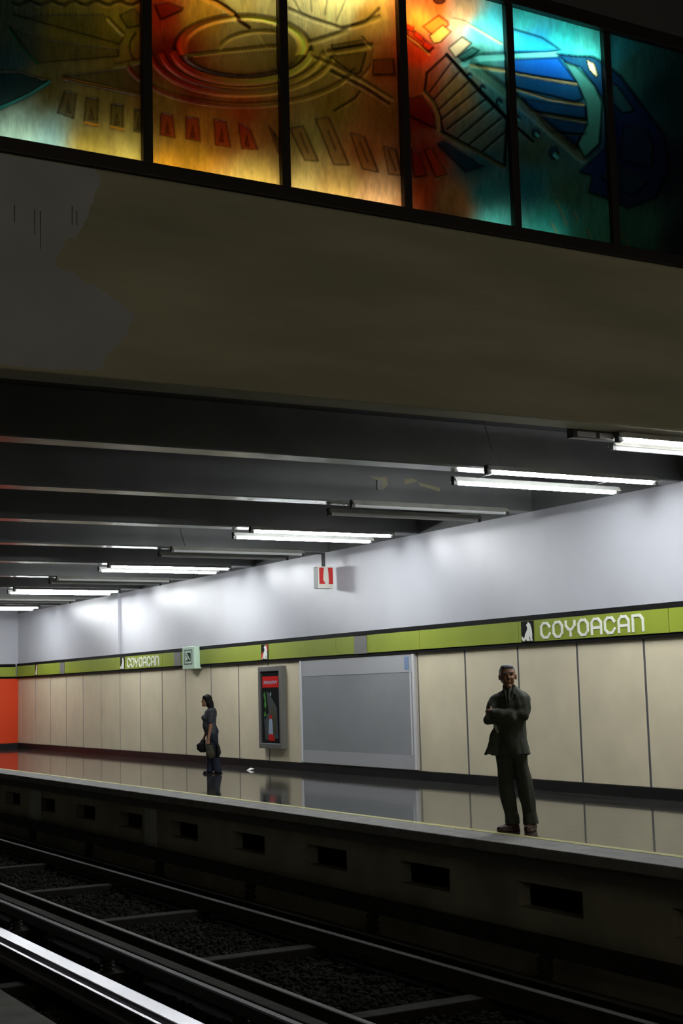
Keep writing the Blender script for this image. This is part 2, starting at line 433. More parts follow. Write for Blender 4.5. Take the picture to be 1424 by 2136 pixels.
    # great dish; glow of its rim and rings is painted into the tint
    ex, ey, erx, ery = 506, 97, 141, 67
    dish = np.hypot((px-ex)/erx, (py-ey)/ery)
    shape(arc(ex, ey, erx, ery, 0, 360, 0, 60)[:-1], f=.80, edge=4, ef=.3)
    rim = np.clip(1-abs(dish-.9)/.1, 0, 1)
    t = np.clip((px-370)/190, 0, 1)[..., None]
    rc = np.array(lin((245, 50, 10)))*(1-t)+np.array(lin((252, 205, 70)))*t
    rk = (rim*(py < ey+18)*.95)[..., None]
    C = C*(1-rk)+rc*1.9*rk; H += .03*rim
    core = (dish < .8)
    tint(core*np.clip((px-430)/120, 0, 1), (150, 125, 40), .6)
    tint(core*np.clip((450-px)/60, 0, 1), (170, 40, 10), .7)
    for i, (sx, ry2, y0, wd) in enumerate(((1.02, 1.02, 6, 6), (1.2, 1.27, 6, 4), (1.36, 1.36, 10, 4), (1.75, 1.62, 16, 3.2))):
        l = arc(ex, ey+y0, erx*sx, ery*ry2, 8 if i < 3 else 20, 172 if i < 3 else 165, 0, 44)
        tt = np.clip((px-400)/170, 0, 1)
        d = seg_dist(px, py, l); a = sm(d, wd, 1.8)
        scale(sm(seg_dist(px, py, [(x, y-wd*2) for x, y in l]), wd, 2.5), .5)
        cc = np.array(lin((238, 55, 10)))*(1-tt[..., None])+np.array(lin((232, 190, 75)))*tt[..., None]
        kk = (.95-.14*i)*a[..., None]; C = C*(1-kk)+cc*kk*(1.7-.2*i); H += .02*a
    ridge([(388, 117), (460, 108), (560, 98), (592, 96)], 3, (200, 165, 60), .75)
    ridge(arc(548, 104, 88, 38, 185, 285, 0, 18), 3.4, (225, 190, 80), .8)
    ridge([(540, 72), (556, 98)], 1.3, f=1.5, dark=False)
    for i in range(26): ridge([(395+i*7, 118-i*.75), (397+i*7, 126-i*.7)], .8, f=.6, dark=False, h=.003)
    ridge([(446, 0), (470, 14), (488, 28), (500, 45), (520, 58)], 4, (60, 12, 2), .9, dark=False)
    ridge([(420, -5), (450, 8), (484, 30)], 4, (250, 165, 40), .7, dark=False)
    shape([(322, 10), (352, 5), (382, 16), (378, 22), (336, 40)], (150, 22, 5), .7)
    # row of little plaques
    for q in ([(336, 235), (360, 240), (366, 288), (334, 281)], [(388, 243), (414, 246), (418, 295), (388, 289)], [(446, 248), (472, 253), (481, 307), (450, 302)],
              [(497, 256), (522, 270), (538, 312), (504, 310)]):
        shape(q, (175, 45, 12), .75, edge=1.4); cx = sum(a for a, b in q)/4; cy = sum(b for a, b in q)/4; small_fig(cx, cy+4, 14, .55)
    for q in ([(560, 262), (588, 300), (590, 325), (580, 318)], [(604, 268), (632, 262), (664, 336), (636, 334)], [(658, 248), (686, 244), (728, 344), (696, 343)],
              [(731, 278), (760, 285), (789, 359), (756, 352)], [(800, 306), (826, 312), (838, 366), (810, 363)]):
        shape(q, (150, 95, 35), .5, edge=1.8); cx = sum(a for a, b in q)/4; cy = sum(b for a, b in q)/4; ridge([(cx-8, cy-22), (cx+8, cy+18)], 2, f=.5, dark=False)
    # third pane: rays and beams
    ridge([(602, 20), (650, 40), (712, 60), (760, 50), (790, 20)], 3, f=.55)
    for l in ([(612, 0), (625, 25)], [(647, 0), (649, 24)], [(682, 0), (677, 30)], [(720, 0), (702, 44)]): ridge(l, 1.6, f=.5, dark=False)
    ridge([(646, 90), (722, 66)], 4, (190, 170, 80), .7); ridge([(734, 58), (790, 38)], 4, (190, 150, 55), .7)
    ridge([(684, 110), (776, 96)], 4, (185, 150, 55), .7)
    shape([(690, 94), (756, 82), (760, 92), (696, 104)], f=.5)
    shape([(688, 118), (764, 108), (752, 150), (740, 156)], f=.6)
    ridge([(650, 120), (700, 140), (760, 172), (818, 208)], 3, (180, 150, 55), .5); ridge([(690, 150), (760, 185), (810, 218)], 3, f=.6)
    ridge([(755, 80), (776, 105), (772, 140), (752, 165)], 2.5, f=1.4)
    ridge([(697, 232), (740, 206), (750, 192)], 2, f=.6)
    shape([(778, 125), (820, 122), (824, 155), (778, 156)], f=.65)
    # fourth pane: comb, blocks
    shape([(850, 55), (880, 75), (905, 100), (890, 110), (850, 80)], (190, 32, 6), .7)
    for q in ([(848, 50), (864, 56), (862, 66), (848, 60)], [(866, 64), (884, 78), (880, 86), (864, 74)], [(886, 84), (904, 96), (896, 106), (882, 96)]): shape(q, (215, 45, 8), .8, edge=1)
    ridge([(846, 74), (872, 92), (895, 114)], 2.5, (250, 150, 50), .6)
    shape([(882, 55), (915, 32), (934, 45), (936, 52), (902, 72)], (245, 120, 30), .8)
    shape([(896, 74), (924, 52), (940, 66), (918, 88), (904, 90)], (253, 190, 80), .85)
    shape([(936, 100), (964, 77), (983, 90), (960, 112), (950, 120)], (215, 205, 160), .85)
    shape([(955, 118), (985, 98), (1000, 105), (968, 130)], (25, 80, 75), .7)
    ridge([(945, 42), (970, 48), (1045, 92)], 2.5, (190, 190, 130), .6)
    comb = [(931, 114), (890, 152), (886, 190), (905, 210), (918, 240), (924, 274), (1052, 346), (1058, 246)]
    shape(comb, f=.85, edge=3, ef=.12)
    ridge([(931, 114), (1000, 192), (1058, 250), (1110, 296)], 3.2, (4, 6, 6), .95, dark=False)
    for a, b in zip([(943, 128), (960, 148), (978, 170), (994, 190), (1012, 208), (1028, 226), (1046, 246), (1060, 270)],
                    [(896, 192), (906, 206), (916, 228), (922, 248), (932, 270), (955, 288), (978, 302), (1006, 316)]): ridge([a, b], 1.7, (8, 12, 10), .9, dark=False)
    ridge([(884, 192), (905, 215), (913, 245), (914, 272)], 4, (170, 140, 70), .5, dark=False)
    shape([(852, 206), (880, 198), (905, 240), (908, 268), (852, 240)], (120, 12, 4), .7)
    ridge([(918, 278), (1000, 320), (1050, 350)], 3, (110, 110, 60), .6)
    shape([(912, 300), (926, 292), (1010, 346), (970, 358)], (10, 45, 62), .85)
    shape([(886, 314), (900, 308), (932, 364), (910, 370)], (170, 55, 15), .6); ridge([(908, 374), (934, 366)], 2, (190, 150, 70), .6, dark=False)
    shape([(858, 312), (874, 318), (890, 366), (864, 370)], (150, 25, 8), .6)
    shape(arc(916, 0, 12, 8, 0, 360, 0, 14)[:-1], (40, 20, 10), .8)
    # blue dish and its boom
    ridge([(966, 134), (1000, 122), (1100, 117), (1160, 113)], 6, (110, 215, 205), .75)
    ridge([(980, 138), (1065, 150), (1120, 162), (1200, 176)], 3.4, (190, 190, 120), .75)
    for y0, y1, x0 in ((124, 172, 1075), (158, 212, 1068), (196, 250, 1092), (238, 280, 1118), (280, 312, 1162)):
        pass
    shape([(1068, 124), (1164, 120), (1202, 170), (1068, 150)], (20, 95, 185), .85, edge=2.5)
    shape([(1070, 156), (1208, 180), (1216, 206), (1200, 212), (1075, 182)], (14, 75, 125), .8, edge=2.5)
    shape([(1090, 204), (1145, 214), (1222, 222), (1223, 248), (1105, 230)], (12, 62, 105), .8, edge=2.5)
    shape([(1118, 240), (1222, 258), (1222, 280), (1148, 274)], (12, 52, 92), .8, edge=2.5)
    shape([(1162, 281), (1212, 284), (1198, 312)], (12, 42, 85), .8, edge=2.5)
    ridge([(1075, 186), (1145, 208), (1216, 218)], 2.2, (165, 155, 85), .7, dark=False); ridge([(1108, 234), (1220, 254)], 2, (130, 130, 75), .6, dark=False)
    shape([(1070, 60), (1130, 78), (1170, 104), (1140, 108), (1066, 108)], (40, 160, 205), .6)
    ridge([(1076, 210), (1140, 266), (1215, 330)], 9, (95, 105, 72), .5)
    ridge([(985, 140), (1076, 212)], 9, (80, 130, 105), .5)
    for cx, cy, r in ((979, 157, 5), (1006, 183, 6), (1040, 212, 7), (1079, 246, 6), (1117, 276, 9), (1155, 318, 12)):
        shape(arc(cx, cy, r*.8, r*1.1, 0, 360, 0, 16)[:-1], (15, 55, 75), .9); ridge([(cx+r*.2, cy+r*.3), (cx+r*.5, cy+r*.8)], r*.3, (100, 205, 205), .9, dark=False)
    big = [(1160, 112), (1196, 116), (1236, 118), (1262, 132), (1296, 160), (1340, 220), (1385, 280), (1395, 350), (1370, 410), (1310, 434), (1270, 415), (1228, 400), (1236, 366), (1208, 358), (1262, 310), (1275, 240),
           (1240, 178), (1210, 140), (1186, 134)]
    shape(big, (10, 40, 95), .85, edge=3)
    shape([(1176, 128), (1200, 136), (1240, 178), (1256, 214), (1254, 250), (1250, 300), (1218, 330), (1206, 300), (1226, 260), (1222, 212), (1204, 172)], (75, 150, 135), .75)
    shape([(1224, 124), (1240, 132), (1248, 156), (1244, 160), (1230, 145)], (205, 225, 180), .95)
    shape([(1278, 172), (1290, 180), (1324, 230), (1300, 236), (1272, 208)], (50, 100, 105), .8)
    shape([(1300, 262), (1350, 268), (1364, 310), (1360, 350), (1296, 330)], (22, 62, 80), .7)
    shape([(1254, 368), (1270, 345), (1290, 345), (1350, 380), (1320, 408), (1268, 380)], (28, 75, 80), .6)
    for l in ([(1160, 420), (1182, 470)], [(1196, 440), (1204, 460)], [(1226, 480), (1230, 500)], [(1150, 466), (1160, 485)], [(1296, 486), (1312, 515)]): ridge(l, 1.6, (150, 140, 75), .6, dark=False)
    return np.clip(C, 0.003, .95)**1.15, H

def glass_mat():
    m = bpy.data.materials.new('painted_resin_glass'); m.use_nodes = True
    nt = m.node_tree; nt.nodes.clear()
    out = nt.nodes.new('ShaderNodeOutputMaterial')
    at = nt.nodes.new('ShaderNodeAttribute'); at.attribute_name = 'glass_colour'
    tr = nt.nodes.new('ShaderNodeBsdfTranslucent'); di = nt.nodes.new('ShaderNodeBsdfDiffuse'); gl = nt.nodes.new('ShaderNodeBsdfGlossy')
    gl.inputs['Roughness'].default_value = .25
    tc = nt.nodes.new('ShaderNodeTexCoord'); mp = nt.nodes.new('ShaderNodeMapping'); mp.inputs['Scale'].default_value = (1, 60, 9)
    n = nt.nodes.new('ShaderNodeTexNoise'); n.inputs['Scale'].default_value = 1.0; n.inputs['Detail'].default_value = 3
    bp = nt.nodes.new('ShaderNodeBump'); bp.inputs['Strength'].default_value = .4; bp.inputs['Distance'].default_value = .01
    nt.links.new(tc.outputs['Object'], mp.inputs[0]); nt.links.new(mp.outputs[0], n.inputs['Vector']); nt.links.new(n.outputs['Fac'], bp.inputs['Height'])
    for s in (tr, di, gl): nt.links.new(bp.outputs[0], s.inputs['Normal'])
    nt.links.new(at.outputs['Color'], tr.inputs['Color']); nt.links.new(at.outputs['Color'], di.inputs['Color'])
    a = nt.nodes.new('ShaderNodeMixShader'); a.inputs[0].default_value = .12
    b = nt.nodes.new('ShaderNodeMixShader'); b.inputs[0].default_value = .03
    nt.links.new(tr.outputs[0], a.inputs[1]); nt.links.new(di.outputs[0], a.inputs[2])
    nt.links.new(a.outputs[0], b.inputs[1]); nt.links.new(gl.outputs[0], b.inputs[2]); nt.links.new(b.outputs[0], out.inputs[0])
    return m
m_glass = glass_mat()
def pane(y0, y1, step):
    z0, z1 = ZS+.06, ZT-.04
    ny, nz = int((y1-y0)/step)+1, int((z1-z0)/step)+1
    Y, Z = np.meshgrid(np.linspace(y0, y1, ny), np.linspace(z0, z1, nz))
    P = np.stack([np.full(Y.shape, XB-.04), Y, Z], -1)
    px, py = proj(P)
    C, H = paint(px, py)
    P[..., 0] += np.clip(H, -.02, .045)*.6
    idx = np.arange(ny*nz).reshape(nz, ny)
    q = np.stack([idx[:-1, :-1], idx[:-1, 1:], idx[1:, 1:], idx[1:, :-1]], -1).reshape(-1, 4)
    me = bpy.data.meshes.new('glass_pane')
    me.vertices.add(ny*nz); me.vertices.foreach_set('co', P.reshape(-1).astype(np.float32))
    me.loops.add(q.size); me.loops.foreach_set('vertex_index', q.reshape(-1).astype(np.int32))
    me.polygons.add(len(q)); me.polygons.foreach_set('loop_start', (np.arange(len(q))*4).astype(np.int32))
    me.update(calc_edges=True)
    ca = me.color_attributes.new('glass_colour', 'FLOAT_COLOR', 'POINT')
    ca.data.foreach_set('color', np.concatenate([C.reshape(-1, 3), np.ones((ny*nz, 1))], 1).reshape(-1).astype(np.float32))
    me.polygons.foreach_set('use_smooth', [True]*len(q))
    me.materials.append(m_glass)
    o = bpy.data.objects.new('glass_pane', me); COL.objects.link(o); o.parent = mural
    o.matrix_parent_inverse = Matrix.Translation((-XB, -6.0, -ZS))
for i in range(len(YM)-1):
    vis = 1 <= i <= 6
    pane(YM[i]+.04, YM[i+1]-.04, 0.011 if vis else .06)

# ================================================================== FLUORESCENT FIXTURES
HL = 1.30
def make_fixture(lit_a, lit_b, wm, hw=.43, ofs=.06, wm2=None):
    """twin batten hung under a girder; local x along the platform, y along the tubes"""
    r = empty('fluorescent_fixture')
    for sx, lit, dy in ((-hw, lit_a, ofs), (hw, lit_b, -ofs)):
        ch = MB().prism([(sx-.075, -.005), (sx-.03, .055), (sx+.03, .055), (sx+.075, -.005), (sx+.06, -.005), (sx+.025, .03), (sx-.025, .03), (sx-.06, -.005)], 'y', -HL+dy, HL+dy).build('reflector', wm if (lit or not wm2) else wm2, r)
        t = MB().tube((sx, -(HL-.07)+dy, -.012), (sx, (HL-.07)+dy, -.012), .031, n=14).build('tube', m_tube if lit else m_dead, r, smooth=False)
        for e in (-1, 1):
            MB().tube((sx, e*(HL-.07)+dy, -.012), (sx, e*(HL-.035)+dy, -.012), .029, n=12).build('tube_cap', m_capw, t)
            MB().prism([(sx-.03, -.045), (sx+.03, -.045), (sx+.035, .06), (sx-.035, .06)], 'y', e*(HL-.04)+dy, e*(HL+.01)+dy).build('lamp_holder', m_sock, r)
    for y in (-.9, .9):
        B('cross_bar', (-hw, hw, y-.02, y+.02, .052, .06), m_sock, r)
        B('hanger', (-.02, .02, y-.02, y+.02, .06, .0675), m_sock, r)
    return r
FZ = ZB-.068
protos = {}
fixture_names = {0: 'fluorescent fixture hung under the bridge girder, only its nearer tube lit',
                 1: 'lit twin-tube fixture under the first ceiling girder beyond the bridge',
                 2: 'unlit twin-tube fixture between the two largest lit fixtures',
                 3: 'lit twin-tube fixture under the third ceiling girder beyond the bridge',
                 4: 'unlit twin-tube fixture with the red hanging sign below its end',
                 5: 'lit twin-tube fixture under the fifth ceiling girder beyond the bridge',
                 6: 'unlit twin-tube fixture under the sixth ceiling girder beyond the bridge',
                 7: 'lit twin-tube fixture under the seventh ceiling girder beyond the bridge',
                 8: 'unlit twin-tube fixture under the eighth ceiling girder beyond the bridge',
                 9: 'lit twin-tube fixture closest to the red end wall'}
for k in range(10):
    gx = XB-.36 if k == 0 else GX[k-1]
    key = 'half' if k == 0 else ('lit' if k % 2 else 'off')
    if key not in protos:
        f = make_fixture(key == 'lit', key != 'off', m_battend if key == 'off' else m_batten, *((.205, .14, m_battend) if key == 'half' else ())); protos[key] = f
    else:
        f = copy_tree(protos[key])
    f.location = (gx, 10.80, FZ)
    tag(f, fixture_names[k], 'light fixture', 'platform fluorescent fixtures')
f0 = protos['half']; f0.location = (XB-.47, 10.90, FZ)
# conduit box under the girder, loose cables
cb = empty('conduit_box', (XB-.402, 9.27, ZB-.10)); tag(cb, 'small dark conduit box under the bridge girder beside the half-lit fixture', 'box')
MB().box(-.05, .05, -.31, .31, .02, .16).build('housing', m_sock, cb)
for a, b in ((-.26, -.02), (.03, .27)): B('slot_cover', (.051, .055, a, b, .03, .085), m_greysheet2, cb)
def cable(name, p, q, sag, label, r=.007):
    p, q = Vector(p), Vector(q)
    pts = [p.lerp(q, t)+Vector((0, 0, -sag*math.sin(math.pi*t))) for t in np.linspace(0, 1, 9)]
    tag(MB().path(pts, r).build(name, m_wire), label, 'cable')
cable('loose_cable', (GX[0]+1.1, 8.9, 4.61), (GX[0]+.43, 9.6, FZ+.075), .05, 'black cable dropping to the first lit fixture beyond the bridge')
cable('loose_cable', (GX[3]+1.0, 9.3, 4.61), (GX[3]+.43, 9.7, FZ+.075), .05, 'black cable dropping to the unlit fixture that carries the red sign')

# ochre stains on the second girder
m_stain = mat('ochre_stain', (.21, .18, .10), rough=.5)
for pts_ in ([(770, 992), (790, 996), (806, 994), (808, 1012), (796, 1024), (786, 1020), (788, 1004)], [(842, 1000), (862, 998), (870, 1004), (856, 1008), (845, 1010)], [(870, 1006), (896, 1012), (918, 1018), (916, 1026), (898, 1020), (876, 1014)]):
    q_ = [on_x(a, b, GX[1]+.175) for a, b in pts_]
    MB().prism([(p[1], p[2]) for p in q_], 'x', GX[1]+.175, GX[1]+.178).build('paint_stain', m_stain, ce)
q_ = on_x(790, 1012, GX[1]+.175)
B('junction_plate', (GX[1]+.175, GX[1]+.20, q_[1]-.04, q_[1]+.04, q_[2]-.07, q_[2]+.07), m_greydark, ce)

# ================================================================== SIGN BAND
band = struct(MB().box(XEND+.1, XR, W-.07, W-.01, 2.47, 2.545).build('trim_1', m_black))
B('band_shade_strip', (XEND+.1, XR, W-.055, W-.01, 2.10, 2.16), m_black, band)  # black strip standing in for the shade under the band
cuts = [XR, 2.4, -1.0, -4.4, -7.8, -11.2, -13.545, -16.76, -19.47, -21.18, -21.61, -22.29, -25.03, -25.35, -28.40, -29.10, -29.45, -29.83, -30.55, -33.6, -37.6, -37.98, -40.05, -40.25, XEND+.1]
for b, a in zip(cuts[:-1], cuts[1:]):
    mid = (a+b)/2
    if (a, b) in ((-21.61, -21.18), (-29.83, -29.45), (-37.98, -37.6)):
        B('grey_joint_box', (a, b, W-.085, W-.012, 2.15, 2.46), m_greydark, band)
    elif (a, b) in ((-25.35, -25.03), (-40.25, -40.05), (-33.6, -30.55), (-29.10, -28.40), (-16.76, -13.545)):
        continue
    else:
        B('green_fascia', (a+.005, b-.005, W-.075, W-.012, 2.155, 2.468), m_green, band)

LETTERS = {'C': [[(1, .72), (.72, 1), (.28, 1), (0, .75), (0, .25), (.28, 0), (.75, 0), (1, .25)]],
           'O': [[(.28, 0), (0, .25), (0, .75), (.28, 1), (.72, 1), (1, .75), (1, .25), (.72, 0), (.28, 0)]],
           'Y': [[(0, 1), (0, .72), (.3, .45), (.7, .45), (1, .72), (1, 1)], [(.5, .45), (.5, 0)]],
           'A': [[(0, 0), (0, .75), (.28, 1), (.72, 1), (1, .75), (1, 0)], [(0, .42), (1, .42)]],
           'N': [[(0, 0), (0, 1), (.72, 1), (1, .75), (1, 0)]]}
def ribbon(mb, pts, w, y0, y1):
    for i_, ((ax, az), (bx, bz)) in enumerate(zip(pts[:-1], pts[1:])):
        y0 = y0-.0008 if i_ % 2 else y0+.0008*(i_ > 0)
        d = math.hypot(bx-ax, bz-az); ux, uz = (bx-ax)/d, (bz-az)/d
        ax, az, bx, bz = ax-ux*w*.35, az-uz*w*.35, bx+ux*w*.35, bz+uz*w*.35
        nx_, nz_ = -uz*w/2, ux*w/2
        mb.prism([(ax+nx_, az+nz_), (ax-nx_, az-nz_), (bx-nx_, bz-nz_), (bx+nx_, bz+nz_)], 'y', y0, y1)
COYOTE = [(.58, .96), (.66, .90), (.74, .86), (.80, .72), (.86, .55), (.88, .32), (.86, .12), (.93, .04), (.74, .04), (.72, .20), (.66, .30), (.64, .12), (.70, .04), (.44, .04), (.40, .16), (.30, .06),
          (.18, .02), (.06, .10), (.03, .28), (.12, .24), (.18, .16), (.26, .20), (.32, .36), (.44, .50), (.52, .62), (.50, .74), (.44, .78), (.46, .84), (.54, .86)]
def emblem(parent, x0, w, h, z0, y, extra=None):
    p = B('emblem_plate', (x0, x0+w, y-.006, y, z0, z0+h), m_black, parent)
    c = MB().prism([(x0+w*a, z0+h*b) for a, b in COYOTE], 'y', y-.010, y-.006).build('emblem_animal', m_white, p)
    if extra:
        MB().prism([(x0+w*a, z0+h*b) for a, b in ((.70, .98), (.98, .98), (.98, .55), (.90, .60), (.78, .85))], 'y', y-.009, y-.006).build('emblem_red', extra, p)
        MB().prism([(x0+w*a, z0+h*b) for a, b in ((.02, .06), (.22, .10), (.40, .50), (.30, .52), (.06, .34))], 'y', y-.012, y-.010).build('emblem_red', extra, p)
def station_sign(x0, x1, ex0, lx0, lx1, label):
    s = empty('station_sign', (x0, W-.06, 2.155)); tag(s, label, 'sign', 'station name signs')
    MB().box(0, x1-x0, -.016, .048, 0, .313).build('board', m_green, s)
    emblem(s, ex0-x0, .30, .305, .004, -.016)
    n = 8; pitch = (lx1-lx0)/(n-.28); cw = pitch*.70
    for i, chx in enumerate('COYOACAN'):
        mb = MB(); X = lx0-x0+i*pitch
        for j, l in enumerate(LETTERS[chx]): ribbon(mb, [(X+a*cw, .048+b*.205) for a, b in l], .037, -.028+.003*j, -.016)
        mb.build('letter', m_white, s)
station_sign(-16.755, -13.55, -16.68, -16.20, -14.02, 'green COYOACAN name sign with coyote emblem above the man in the suit')
station_sign(-33.595, -30.555, -33.28, -32.78, -30.75, 'green COYOACAN name sign with coyote emblem towards the red end wall')
for (a, b, lab) in ((-25.35, -25.03, 'small black coyote emblem plate on the band above the poster case'), (-40.25, -40.05, 'small black coyote emblem plate on the band close to the red end wall')):
    e = empty('emblem_sign', (a, W-.06, 2.155)); tag(e, lab, 'sign', 'emblem plates on the green band')
    MB().box(.003, b-a-.003, -.016, .048, 0, .313).build('backing', m_green, e)
    emblem(e, .003, b-a-.006, .305, .004, -.016, m_sred)
# pale pictogram sign box on the band
ps = empty('pictogram_sign', (-28.75, W-.10, 2.03)); tag(ps, 'pale mint box sign with a dark square pictogram hung over the green band', 'sign')
MB().box(-.33, .33, -.10, .09, .03, .53).build('light_box', m_mint, ps, bevel=.01)
mb = MB()
for q in ([(-.22, .13), (.22, .13), (.22, .155), (-.22, .155)], [(-.22, .435), (.22, .435), (.22, .46), (-.22, .46)], [(-.22, .155), (-.195, .155), (-.195, .435), (-.22, .435)], [(.195, .155), (.22, .155), (.22, .435), (.195, .435)]):
    mb.prism(q, 'y', -.104, -.10)
mb.build('pictogram_border', m_dkgreen, ps)
MB().prism([(-.14, .20), (.14, .20), (.14, .39), (-.14, .39)], 'y', -.104, -.10).build('pictogram_square', m_black, ps)
MB().prism([(-.12, .375), (-.07, .385), (.13, .235), (.09, .215)], 'y', -.108, -.104).build('pictogram_stroke', m_mint, ps)
MB().prism([(-.12, .22), (-.02, .22), (-.05, .29), (-.12, .33)], 'y', -.108, -.104).build('pictogram_stroke', m_mint, ps)

# ================================================================== HANGING SIGN
hs = empty('hanging_sign', (-22.33, 12.48, 3.26)); tag(hs, 'small red and white box sign hanging on a post below an unlit fixture', 'sign')
MB().box(-.16, .0, -.16, .16, .12, .52).build('housing', m_boxgrey, hs, bevel=.01)
MB().box(.0, .02, -.16, .16, .12, .52).build('face_rim', m_ivory, hs, bevel=.006)
B('red_field', (.020, .023, -.135, .15, .20, .50), m_sred, hs)
MB().prism([(-.035, .50), (.045, .50), (.055, .40), (.06, .24), (.05, .175), (.0, .18), (-.03, .24), (-.055, .28), (-.05, .36)], 'x', .023, .026).build('white_figure', m_ivory, hs)
MB().tube((-.06, 0, .52), (-.06, 0, .77), .035, n=12).build('post', m_sock, hs)
B('bracket_arm', (-.09, -.03, -.445, .02, .755, .785), m_sock, hs)

# ================================================================== POSTER CASE
pc = empty('poster_case', (-24.93, W-.11, .40)); tag(pc, 'narrow wall-mounted poster case with grey frame and red header', 'poster case')
cw_, chh = .98, 1.62
MB().box(-cw_/2, cw_/2, .02, .11, 0, chh).build('case_body', m_greydark, pc, bevel=.012)
for n_, q in (('frame_rail', (-cw_/2, cw_/2, -.02, .02, chh-.10, chh)), ('frame_rail', (-cw_/2, cw_/2, -.02, .02, 0, .10)),
              ('frame_stile', (-cw_/2, -cw_/2+.07, -.02, .02, .10, chh-.10)), ('frame_stile', (cw_/2-.07, cw_/2, -.02, .02, .10, chh-.10))):
    B(n_, q, m_alu, pc, .006)
po = B('poster', (-cw_/2+.07, cw_/2-.07, .012, .0195, .10, chh-.10), m_poster, pc)
def pr(name, pts, m, lay=0):
    pts = [(a*.88, b) for a, b in pts]
    MB().prism(pts, 'y', .010-lay*.002, .012-lay*.002).build(name, m, po)
pr('red_header', [(-.40, 1.20), (.40, 1.20), (.40, 1.42), (-.40, 1.42)], m_pred)
zz = MB(); ribbon(zz, [(-.30+.035*i, 1.33 if i % 2 else 1.27) for i in range(18)], .014, .008, .010); zz.build('header_squiggle', m_pblue, po)
pr('green_print', [(-.36, 1.05), (-.30, 1.12), (-.25, 1.02), (-.22, .84), (-.26, .76), (-.33, .86), (-.30, .95)], m_pgreen)
pr('green_print', [(-.35, .66), (-.28, .74), (-.22, .64), (-.27, .56)], m_pgreen)
pr('slate_print', [(-.20, 1.12), (-.10, 1.10), (.30, .80), (.34, .20), (-.30, .16), (-.34, .60), (-.10, .70)], m_pgrey)
pr('olive_print', [(.02, .80), (.12, .86), (.22, .70), (.26, .30), (.10, .26), (.0, .50)], m_polive, 1)
pr('bottle_print', [(-.12, .28), (.10, .28), (.08, .50), (.05, .58), (-.07, .58), (-.10, .50)], m_pblue, 2)
pr('bottle_cap_print', [(-.06, .58), (.05, .58), (.04, .66), (-.05, .66)], m_pred, 2)
pr('red_base_print', [(-.13, .15), (.20, .15), (.10, .28), (-.12, .28)], m_pred, 2)
pr('glint_print', [(-.03, 1.06), (.01, 1.12), (.04, 1.08), (.02, 1.02)], m_pblue, 2)

# ================================================================== GREY BILLBOARD
bb = empty('grey_billboard', (-21.74, W-.002, .17)); tag(bb, 'large blank grey billboard sheet in a pale metal frame on the wall', 'billboard')
hw = 1.98
MB().box(-hw, hw, -.03, .0, 0, 1.92).build('sheet', m_greysheet, bb)
for a, b in ((-hw-.05, -hw), (hw, hw+.05)): B('frame_stile', (a, b, -.06, .0, 0, 1.92), m_aluf, bb, .006)
B('top_strip', (-hw, hw, -.036, -.03, 1.62, 1.92), m_greysheet2, bb)
B('bottom_strip', (-hw, hw, -.036, -.03, 0, .23), m_greysheet2, bb)
B('frame_stile', (hw-.10, hw-.06, -.045, -.03, .23, 1.62), m_aluf, bb)
B('blue_sticker', (hw-.26, hw-.12, -.040, -.036, 1.66, 1.88), m_blue, bb)

# ================================================================== TRACKS
def bar(name, prof, m, label, cat, group=None, x0=XEND+.02, x1=XR-.02):
    o = MB().prism(prof, 'x', x0, x1).build(name, m); return tag(o, label, cat, group)
def rail_prof(y, zt=-1.10, hw=.036, fw=.075, zb=-1.26):
    return [(y-fw, zb), (y+fw, zb), (y+fw, zb+.012), (y+.01, zb+.03), (y+.01, zt-.04), (y+hw, zt-.03), (y+hw, zt-.006), (y+hw-.01, zt), (y-hw+.01, zt), (y-hw, zt-.006), (y-hw, zt-.03), (y-.01, zt-.04), (y-.01, zb+.03), (y-fw, zb+.012)]
def pad_prof(y, zt=-1.10, hw=.14, zb=-1.26):
    return [(y-hw, zb), (y+hw, zb), (y+hw, zb+.015), (y+.012, zb+.022), (y+.012, zt-.028), (y+hw, zt-.02), (y+hw, zt-.004), (y+hw-.01, zt), (y-hw+.01, zt), (y-hw, zt-.004), (y-hw, zt-.02), (y-.012, zt-.028), (y-.012, zb+.022), (y-hw, zb+.015)]
bar('steel_rail', rail_prof(4.45, hw=.026), m_shine, 'narrow shiny steel rail beside the polished running beam', 'rail')
bar('running_beam', pad_prof(4.66, hw=.095), m_shine, 'wide polished steel running beam of the track beside the near platform', 'rail')
bar('steel_rail', rail_prof(5.84), m_worn, 'dull steel rail beside the dark running beam in the middle', 'rail')
bar('running_beam', pad_prof(5.50, hw=.07), m_padd, 'dull wide running beam between the two tracks', 'rail')
bar('running_beam', pad_prof(7.92, hw=.07), m_padd, 'dull wide running beam along the far platform', 'rail')
bar('steel_rail', rail_prof(7.62), m_worn, 'thin dull steel rail along the far platform', 'rail')
bar('steel_rail', rail_prof(2.98), m_worn, 'dull steel rail under the edge of the near platform', 'rail')
def insulators(parent_name, y, z0, z1, label, m, hb=.10):
    g = empty(parent_name, (0, y, z0)); tag(g, label, 'guide bar')
    MB().prism([(-.045, z1-z0), (.045, z1-z0), (.045, z1-z0+hb), (.03, z1-z0+hb+.01), (-.03, z1-z0+hb+.01), (-.045, z1-z0+hb)], 'x', XEND+.02, XR-.02).build('bar', m, g)
    proto = None
    for k in range(-4, 10):
        x = -10.8-3.15*k
        if proto is None:
            mb = MB()
            for j in range(4):
                mb.tube((0, 0, j*(z1-z0)/4), (0, 0, (j+.6)*(z1-z0)/4), .075, n=12); mb.tube((0, 0, (j+.6)*(z1-z0)/4), (0, 0, (j+1)*(z1-z0)/4), .05, n=12)
            o = mb.build('insulator', m_insul, g); proto = o
        else:
            o = proto.copy(); COL.objects.link(o); o.parent = g
        o.location = (x, 0, 0)
